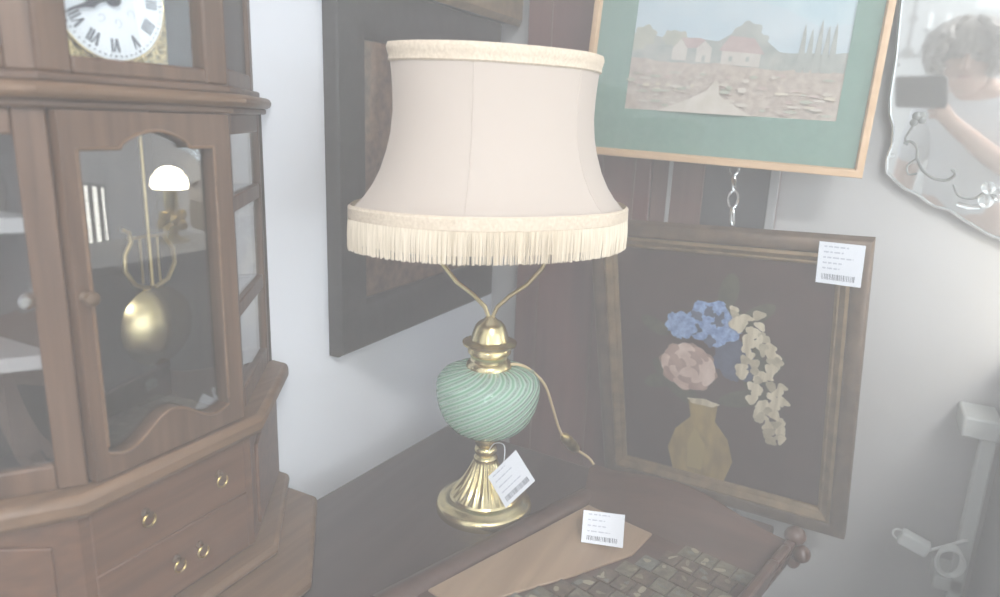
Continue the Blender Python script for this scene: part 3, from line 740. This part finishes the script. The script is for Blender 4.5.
# right end: upright board with a hand hole and a carved knob at the corner
re_ = MB()
def endT(a, b, c): return T(TWd-.012+b*.25+c, a, b)
re_.prism([(-.010, .0), (.020, .0), (.020, .050), (-.010, .050)], 0, .012, endT)
re_.prism([(.020, 0), (.060, 0), (.060, .018), (.020, .018)], 0, .012, endT); re_.prism([(.020, .038), (.060, .038), (.060, .050), (.020, .050)], 0, .012, endT)
re_.prism([(.060, 0), (TDp+.01, 0), (TDp+.01, .044), (.060, .050)], 0, .012, endT)
re_.build('handle_end', M['red'], t, .003)
kn = MB(); kc = Vector(endT(-.004, .052, .006))
kn.ball(kc, .013, 14, (1, 1, .9)); kn.ball(kc+Vector((.010, -.004, -.020)), .011, 14); kn.ball(kc+Vector((.002, .002, -.034)), .009, 14, (1, 1, 1.3))
kn.build('carved_knob', M['red'], t)
# tiled floor
tl = MB(); rnd = random.Random(21)
tw_, th_ = .0235, .0285
b = .050; row = 0
while b < TDp-.05-th_:
    a = .060
    while a < TWd-.012-tw_:
        if a < .152-(b+th_-.135)*.44+.004 and b+th_ < .36:
            a += .004; continue
        tl.cur = rnd.choice((0, 0, 1, 1, 0, 3))
        tl.box((a+.0012, b+.0012, .009), (a+tw_-.0012, b+th_-.0012, .0125), T)
        for _ in range(rnd.choice((1, 2, 3))):
            tl.cur = rnd.choice((4, 4, 2, 3)); ca, cb = a+tw_*rnd.uniform(.25, .75), b+th_*rnd.uniform(.2, .8)
            pl = blob(ca, cb, rnd.uniform(.0025, .0075), rnd.uniform(.0015, .005), rnd.uniform(0, 3), .22, rnd.choice((2, 3)), rnd.randint(0, 999), 12)
            pl = [(min(max(x, a+.002), a+tw_-.002), min(max(y, b+.002), b+th_-.002)) for x, y in pl]
            tl.prism(pl, .0125, .0127+_*.0001, T)
        a += tw_
    b += th_
tl.build('tiles', [noisy('olive_tile', (.085, .07, .05), (.16, .14, .10), (120, 120, 120), 4, .35), noisy('brown_tile', (.06, .042, .03), (.12, .085, .06), (120, 120, 120), 4, .35),
                   noisy('sand_tile', (.15, .125, .085), (.22, .185, .13), (120, 120, 120), 4, .35), noisy('grey_tile', (.10, .10, .085), (.16, .155, .135), (120, 120, 120), 4, .35), mat('cream_tile_marks', (.30, .26, .19), .4)], t, 0, 0)
# loose paper label lying on the corner of the tray
P = [Vector(T(.060, .118, .030)), Vector(T(.116, .112, .030)), Vector(T(.040, .067, .034))]
o_ = Vector((.4485, -.5935, .929)); w1_ = Vector((.0548, -.0063, 0)).normalized(); bk_ = Vector((0, 0, 1)).cross(w1_)
v1_ = Vector((0, 0, 1))*math.cos(.5)+bk_*math.sin(.5)
ux = w1_*.978+v1_*.208; vx = v1_*.978-w1_*.208; n_ = ux.cross(vx); w_, h_ = .056, .040
label_sheet('paper_label', 'curled white printed label propped up in the corner of the wooden tray', 'label', frame_T(o_, ux, vx, n_), w_, h_, tuple(o_), 4, curl=-.004, seed=12)

# ------------------------------------------------------------------ ornate mirror on the back wall
MYAW, MLEAN = .03, .062
u, v, n = basis(MYAW*-1, MLEAN, 0); MO = Vector((1.0, -.030, 1.45))
T = frame_T(MO, u, v, n)
t = thing('wall_mirror', 'ornate scalloped glass mirror with etched scrolls on the pale grey wall', 'mirror', (1.0, -.02, 1.25))
half = [(-.290, .30), (-.283, .21), (-.277, .12), (-.276, .06), (-.272, .035), (-.264, .015), (-.262, -.012), (-.266, -.035), (-.262, -.058), (-.244, -.074), (-.232, -.083), (-.213, -.090), (-.196, -.102), (-.185, -.108),
        (-.166, -.111), (-.156, -.117), (-.142, -.126), (-.126, -.134), (-.105, -.146), (-.09, -.150), (-.06, -.160), (-.03, -.180), (0, -.19)]
bot = half+[(-a, b) for a, b in half[-2::-1]]
out = [(a, b) for a, b in bot]+[(.30, .36), (.25, .43), (.15, .46), (.06, .50), (0, .53), (-.06, .50), (-.15, .46), (-.25, .43), (-.30, .36)]
MB().prism(out, -.012, 0, T).build('mirror_plate', M['mirror'], t, .003)
def off(poly, d):
    c_ = (0, .12); r = []
    for a, b in poly:
        l = math.hypot(a-c_[0], b-c_[1]); k = (l-d)/l; r.append((c_[0]+(a-c_[0])*k, c_[1]+(b-c_[1])*k))
    return r
e = MB(); e.tube([T(a, b, .001) for a, b in out], .0022, 6, True); e.build('edge_bead', M['steel'], t)
def scroll(P, r=.0022): sc.tube([T(a, b, .001) for a, b in [tuple(p)[:2] for p in smoothpts([(x, y, 0) for x, y in P], 6)]], r, 6)
for s in (-1, 1):
    sc = MB()
    scroll([(s*a, b) for a, b in ((-.245, -.010), (-.236, -.006), (-.225, -.016), (-.222, -.032), (-.212, -.050), (-.195, -.062), (-.176, -.064), (-.166, -.054), (-.172, -.046))])
    scroll([(s*a, b) for a, b in ((-.222, -.032), (-.234, -.045), (-.230, -.058), (-.218, -.056))], .0016)
    scroll([(s*a, b) for a, b in ((-.235, .030), (-.238, .015), (-.244, .0), (-.240, -.012))], .0018)
    scroll([(s*a, b) for a, b in ((-.166, -.070), (-.155, -.088), (-.135, -.090), (-.122, -.080), (-.105, -.084))], .0016)
    for a, b, r in ((-.233, .034, .007), (-.225, .028, .006), (-.236, .024, .006), (-.226, .036, .005)):
        sc.ball(T(s*a, b, .001), r, 8, (1, .3, 1))
    sc.build('etched_scroll', M['etched'], t)
for s in (-1, 1):
    for a, b, r in ((-.118, -.072, .0095), (-.118, -.092, .0105), (-.104, -.082, .009), (-.258, -.030, .0035), (-.272, .112, .003)):
        MB().ball(T(s*a, b, .006), r, 14).build('crystal_bead', M['crystal'], t)
    e = MB(); e.tube([T(s*a, b, .003) for a, b in ((-.155, -.100), (-.138, -.104), (-.122, -.102))], .0035, 8); e.build('glass_leaf', M['crystal'], t)

# ------------------------------------------------------------------ white rack, and a grey cabinet added to shadow the back wall
t = thing('metal_rack', 'narrow white metal post rack standing against the back wall at right', 'rack', (.935, -.05, 0))
MB().box((.935, -.075, 0), (.957, -.053, .985)).build('post', M['rackwhite'], t, .003)
MB().box((.905, -.085, .985), (.958, -.004, 1.020)).build('cap_rail', M['rackwhite'], t, .004)
MB().box((.912, -.075, .70), (.957, -.008, .725)).build('lower_rail', M['rackwhite'], t, .003)
t = thing('cabinet', 'grey painted cabinet right of the white rack, added to cast the back wall shadow', 'cabinet', (1.10, -.36, 0))
GX0, GX1, GY0, GZ = .965, 1.245, -.72, 1.112
MB().box((GX0+.012, GY0+.012, .06), (GX1-.012, -.006, GZ-.022)).build('carcass', M['greytrim'], t, .003)
MB().box((GX0, GY0-.006, GZ-.022), (GX1, -.004, GZ)).build('top', M['greytrim'], t, .004)
MB().box((GX0+.02, GY0+.02, 0), (GX1-.02, -.02, .06)).build('plinth', M['greytrim'], t, .003)
d = MB().box((GX0+.022, GY0-.004, .09), (GX1-.022, GY0+.012, GZ-.04)).build('door', M['greytrim'], t, .003)
MB().ball((GX0+.045, GY0-.014, .66), .012).build('knob', M['steel'], d)
t = thing('extension_socket', 'white extension socket with coiled cable hung on the white metal rack', 'socket', (.88, -.2, .8))
a_, b_ = Vector((.848, -.104, .798)), Vector((.918, -.108, .776))
dd = (b_-a_).normalized(); sd = Vector((0, 0, 1)); sd = (sd-dd*sd.dot(dd)).normalized(); fn = dd.cross(sd)
T = frame_T(a_, dd, sd, -fn)
MB().box((0, -.012, -.012), (.046, .012, .012), T).build('socket_block', M['white'], t, .004, seg=3)
hp = [T(-.011*math.sin(q)-.0, .009*math.cos(q), 0) for q in [PI*k/10 for k in range(11)]]
MB().tube(hp, .0016, 6).build('hang_loop', M['white'], t)
lp = MB()
cc = Vector((.924, -.106, .774))
for k in range(4):
    lp.tube([cc+Vector((.020*math.cos(q)*(1-.06*k), .004*k-.006, .024*math.sin(q)*(1+.05*k))) for q in [2*PI*i/24 for i in range(24)]], .0026, 6, True)
lp.tube(smoothpts([T(.046, 0, 0), (.908, -.098, .790), (.920, -.100, .800), (.938, -.096, .812), (.946, -.080, .806)]), .0026, 6)
lp.build('cable', M['white'], t)
# lit lamp on the grey cabinet, outside the frame, reflected in the clock door
t = thing('brass_lamp', 'lit brass lamp with glowing domed glass on the grey cabinet, reflected in clock door', 'lamp', (1.11, -.13, GZ))
c = (1.11, -.13, 0)
MB().lathe([(.040, 1.112), (.040, 1.118), (.018, 1.125), (.010, 1.135), (.022, 1.15), (.026, 1.163), (.018, 1.176), (.011, 1.19), (.018, 1.205), (.016, 1.25)], c, 32).build('body', M['brass'], t)
fl = MB()
for k in range(7):
    q = k*2*PI/7; fl.ball((1.11+.026*math.cos(q), -.13+.026*math.sin(q), 1.158+.012*(k % 3)), .014, 10)
fl.build('ornament', M['brass_d'], t)
MB().lathe([(.001, 1.248), (.042, 1.250), (.046, 1.258), (.043, 1.275), (.033, 1.292), (.018, 1.304), (.001, 1.308)], c, 32).build('lit_shade', M['bulb'], t)

# ------------------------------------------------------------------ iron candle chandelier behind, seen in the mirror
HCX = .645
t = thing('chandelier', 'black iron chandelier hanging behind the photographer, seen in the mirror', 'chandelier', (HCX, -3.0, 2.8))
ir = MB(); ir.tube([(HCX, -3.0, 2.8), (HCX, -3.0, 1.52)], .008, 8); ir.ball((HCX, -3.0, 1.50), .03, 12); ir.ball((HCX, -3.0, 1.66), .022, 12)
ir.build('rod', M['iron'], t)
for k in range(6):
    q = k*PI/3; am = MB()
    am.tube(smoothpts([(HCX+r*math.cos(q), -3.0+r*math.sin(q), z) for r, z in ((.01, 1.50), (.07, 1.48), (.13, 1.52), (.15, 1.60))]), .006, 6)
    am.lathe([(.004, 0), (.022, .004), (.024, .01), (.010, .012)], (HCX+.15*math.cos(q), -3.0+.15*math.sin(q), 1.60), 14)
    a = am.build('arm', M['iron'], t)
    MB().lathe([(.009, 0), (.009, .07), (.002, .074)], (HCX+.15*math.cos(q), -3.0+.15*math.sin(q), 1.612), 12).build('candle', M['white'], a)

# ------------------------------------------------------------------ camera
pitch, yaw, roll = map(math.radians, (14.2, 26.5, 2.3))
fw = Vector((-math.sin(yaw)*math.cos(pitch), math.cos(yaw)*math.cos(pitch), -math.sin(pitch)))
rt = Vector((math.cos(yaw), math.sin(yaw), 0)); up = rt.cross(fw)
rt2 = rt*math.cos(roll)+up*math.sin(roll); up2 = up*math.cos(roll)-rt*math.sin(roll)
cam = bpy.data.cameras.new('camera'); co = bpy.data.objects.new('camera', cam); COL.objects.link(co)
mw = Matrix((rt2, up2, -fw)).transposed().to_4x4(); mw.translation = Cc; co.matrix_world = mw
cam.sensor_width = 36; cam.lens = 36*.70; cam.clip_start = .02; cam.clip_end = 50
cam.dof.use_dof = True; cam.dof.focus_distance = .95; cam.dof.aperture_fstop = 3.5
S.camera = co

# ------------------------------------------------------------------ the photographer (seen in the mirror)
def skin_mesh(name, verts, edges, radii, m, parent=None, root=0, sub=2):
    off = ORG[parent.name] if parent else Vector()
    me = bpy.data.meshes.new(name); me.from_pydata([tuple(Vector(p)-off) for p in verts], edges, []); me.materials.append(m)
    o = bpy.data.objects.new(name, me); COL.objects.link(o)
    sk = o.modifiers.new('skin', 'SKIN'); sk.use_smooth_shade = True
    if not me.skin_vertices: bm = bmesh.new(); bm.from_mesh(me); bm.verts.layers.skin.verify(); bm.to_mesh(me); bm.free()
    for i, r in enumerate(radii):
        d = me.skin_vertices[0].data[i]; rr = r if isinstance(r, tuple) else (r, r); d.radius = rr; d.use_root = (i == root)
    s = o.modifiers.new('sub', 'SUBSURF'); s.levels = sub; s.render_levels = sub
    if parent: o.parent = parent
    ORG[o.name] = off
    return o
HX, HY, HZ = .865, -1.66, 1.520
t = thing('person', 'person in a white shirt holding up a black phone, reflected in the mirror', 'person', (.97, -1.72, 0))
V, Ed, R_ = [], [], []
def vx_(p, r, par=None):
    V.append(Vector(p)); R_.append(r)
    if par is not None: Ed.append((par, len(V)-1))
    return len(V)-1
bx, by = .95, -1.76
pel = vx_((bx, by, .93), (.15, .10)); wst = vx_((bx, by+.005, 1.08), (.13, .095), pel); che = vx_((bx, by+.01, 1.24), (.15, .105), wst)
sh = vx_((bx-.005, by+.02, 1.37), (.12, .08), che); nk = vx_((bx-.05, by+.055, 1.415), .055, sh); ja = vx_((HX+.008, HY+.01, HZ-.07), (.058, .066), nk)
hd_ = vx_((HX, HY-.008, HZ+.01), (.074, .088), ja); cr_ = vx_((HX-.003, HY-.02, HZ+.08), (.052, .06), hd_)
# right arm raised to the phone
rs_ = vx_((bx+.16, by+.03, 1.35), .055, sh); re2 = vx_((bx+.15, by+.13, 1.13), .042, rs_); rm = vx_((bx+.02, by+.23, 1.225), .036, re2); rw = vx_((.845, -1.425, 1.335), .025, rm)
rp = vx_((.815, -1.392, 1.372), (.026, .018), rw)
for dx, dz in ((-.030, .030), (-.032, .012), (-.032, -.006), (-.026, -.022)):
    k1 = vx_((.815+dx*.5, -1.384, 1.372+dz), .0085, rp); k2 = vx_((.815+dx*1.1, -1.392, 1.372+dz*1.05), .0078, k1)
k1 = vx_((.815, -1.410, 1.395), .010, rp); k2 = vx_((.793, -1.412, 1.405), .0088, k1)
# left arm hanging, hand relaxed
ls_ = vx_((bx-.165, by+.02, 1.34), .055, sh); le = vx_((bx-.21, by-.02, 1.08), .042, ls_); lw_ = vx_((bx-.20, by+.06, .85), .027, le); lp_ = vx_((bx-.195, by+.075, .79), (.02, .032), lw_)
for dy, L_ in ((.025, .075), (.009, .085), (-.008, .080), (-.024, .062)):
    k1 = vx_((bx-.193, by+.08+dy, .79-L_*.6), .0088, lp_); vx_((bx-.186, by+.088+dy, .79-L_*1.05), .0078, k1)
k1 = vx_((bx-.185, by+.115, .775), .010, lp_); vx_((bx-.182, by+.125, .745), .009, k1)
for s in (-1, 1):
    hp_ = vx_((bx+s*.095, by, .86), .095, pel); kn_ = vx_((bx+s*.10, by+.02, .49), .058, hp_); an = vx_((bx+s*.105, by-.02, .09), .038, kn_); toe = vx_((bx+s*.12, by+.13, .03), (.04, .026), an)
body = skin_mesh('body', V, Ed, R_, M['skin'], t)
# clothes
V, Ed, R_ = [], [], []
pel = vx_((bx, by, .90), (.162, .112)); wst = vx_((bx, by+.005, 1.08), (.146, .11), pel); che = vx_((bx, by+.01, 1.24), (.165, .12), wst); sh = vx_((bx-.005, by+.02, 1.37), (.135, .095), che); vx_((bx-.018, by+.03, 1.415), .075, sh)
a = vx_((bx+.16, by+.03, 1.35), .070, sh); vx_((bx+.155, by+.115, 1.175), .058, a)
a = vx_((bx-.165, by+.02, 1.34), .070, sh); vx_((bx-.20, by-.01, 1.13), .060, a)
skin_mesh('shirt', V, Ed, R_, M['shirt'], t)
V, Ed, R_ = [], [], []
pel = vx_((bx, by, .94), (.155, .11))
for s in (-1, 1):
    h1_ = vx_((bx+s*.095, by, .84), .108, pel); k1_ = vx_((bx+s*.10, by+.02, .49), .076, h1_); vx_((bx+s*.105, by-.02, .10), .062, k1_)
skin_mesh('trousers', V, Ed, R_, M['trouser'], t)
hm = MB()
rnd = random.Random(5)
for k in range(150):       # wavy locks over the crown and sides, face left free
    az = rnd.uniform(-2.45, 2.45); el = rnd.uniform(.15, 1.45)
    base = -PI/2+az
    pts = []
    for i in range(6):
        e_ = el-i*.20; rad = .088+.018*(i/5)+rnd.uniform(-.006, .014)
        zz = HZ+.02+.105*math.sin(max(-.9, e_)); rr = rad*math.cos(max(-.9, e_))+.01
        pts.append((HX+rr*1.02*math.cos(base+.14*math.sin(i*1.7+k)), HY-.012+rr*1.12*math.sin(base+.14*math.sin(i*1.7+k)), zz))
    hm.tube(smoothpts(pts, 3), .013, 6)
hm.ball((HX, HY-.025, HZ+.035), .092, 16, (1, 1.05, 1))
hm.build('hair', M['hair'], t)
EM = mat('dark_eye', (.10, .07, .06), .3)
for s in (-1, 1):
    MB().ball((HX+s*.031, HY+.072, HZ+.012), .009, 10, (1.3, .8, .6)).build('eye', EM, t)
ns = MB(); ns.loft([[(HX-.008, HY+.078, HZ+.012), (HX+.008, HY+.078, HZ+.012), (HX, HY+.086, HZ+.012)], [(HX-.016, HY+.076, HZ-.030), (HX+.016, HY+.076, HZ-.030), (HX, HY+.104, HZ-.026)], [(HX-.010, HY+.074, HZ-.038), (HX+.010, HY+.074, HZ-.038), (HX, HY+.090, HZ-.037)]])
ns.build('nose', M['skin'], t, 0, 80)
MB().ball((HX, HY+.076, HZ-.060), .022, 12, (1, .45, .3)).build('lips', mat('lips', (.45, .2, .17), .5), t)
for s in (-1, 1):
    MB().ball((bx+s*.12, by+.06, .045), .06, 14, (.75, 2.1, .75)).build('shoe', M['phone'], t)
# the phone, its lens where the picture is taken from
t = thing('phone', 'black phone held up by the person, seen in the mirror', 'phone', tuple(Cc-fw*.012))
T = frame_T(Cc-fw*.006, rt2, up2, fw)
MB().prism([(-.030+.01*(1-math.cos(q)) if False else x, y) for q, x, y in [(0, -.024, -.080), (0, .120, -.080), (0, .128, -.072), (0, .128, .014), (0, .120, .022), (0, -.024, .022), (0, -.032, .014), (0, -.032, -.072)]], -.010, -.002, T).build('body', M['phone'], t, .0015)
MB().lathe([(.006, -.0025), (.006, -.001), (.004, -.0008)], (0, 0, 0), 20, T=lambda a, b, c: T(a-.014, b, c)).build('lens', M['lens'], t)

# ------------------------------------------------------------------ volume haze added to the room to imitate a fogged lens
hz = bpy.data.materials.new('haze'); hz.use_nodes = True
nt = hz.node_tree; nt.nodes.clear()
vs = nt.nodes.new('ShaderNodeVolumeScatter'); vs.inputs['Density'].default_value = .27; vs.inputs['Color'].default_value = (.98, .95, .925, 1); vs.inputs['Anisotropy'].default_value = 0.
oo = nt.nodes.new('ShaderNodeOutputMaterial'); nt.links.new(vs.outputs[0], oo.inputs['Volume'])
ho = MB().box((-.05, Y1-.05, -.05), (X1+.05, .05, Z1+.05)).build('haze', hz, None, 0, 0)
tag(ho, 'thin pale haze filling the room, added to imitate a fogged lens', 'haze', kind='stuff')

# ------------------------------------------------------------------ light
def area(name, loc, target, sx, sy, power, col):
    l = bpy.data.lights.new(name, 'AREA'); l.shape = 'RECTANGLE'; l.size = sx; l.size_y = sy; l.energy = power; l.color = col
    o = bpy.data.objects.new(name, l); COL.objects.link(o); o.location = loc
    o.rotation_euler = (Vector(target)-Vector(loc)).to_track_quat('-Z', 'Y').to_euler(); return o
area('window_daylight', (X1-.03, -1.92, 1.42), (0, -1.92, 1.42), 3.0, 1.85, 78, (.84, .92, 1.))
area('high_window_daylight', (1.71, Y1+.03, 2.1), (1.0, 0, 1.1), 1.45, .7, 70, (.9, .95, 1.))
area('ceiling_light', (1.7, -2.2, 2.76), (1.7, -2.2, 0),   .55, .25, 105, (1., .97, .94))
w = bpy.data.worlds.new('world'); S.world = w; w.use_nodes = True
w.node_tree.nodes['Background'].inputs[0].default_value = (.7, .8, .9, 1); w.node_tree.nodes['Background'].inputs[1].default_value = .3
S.view_settings.view_transform = 'Standard'; S.view_settings.look = 'None'; S.view_settings.gamma = 1; S.view_settings.use_curve_mapping = False
S.view_settings.exposure = .08
S.cycles.max_bounces = 10; S.cycles.volume_bounces = 1; S.cycles.transparent_max_bounces = 12
S.cycles.sample_clamp_indirect = 4
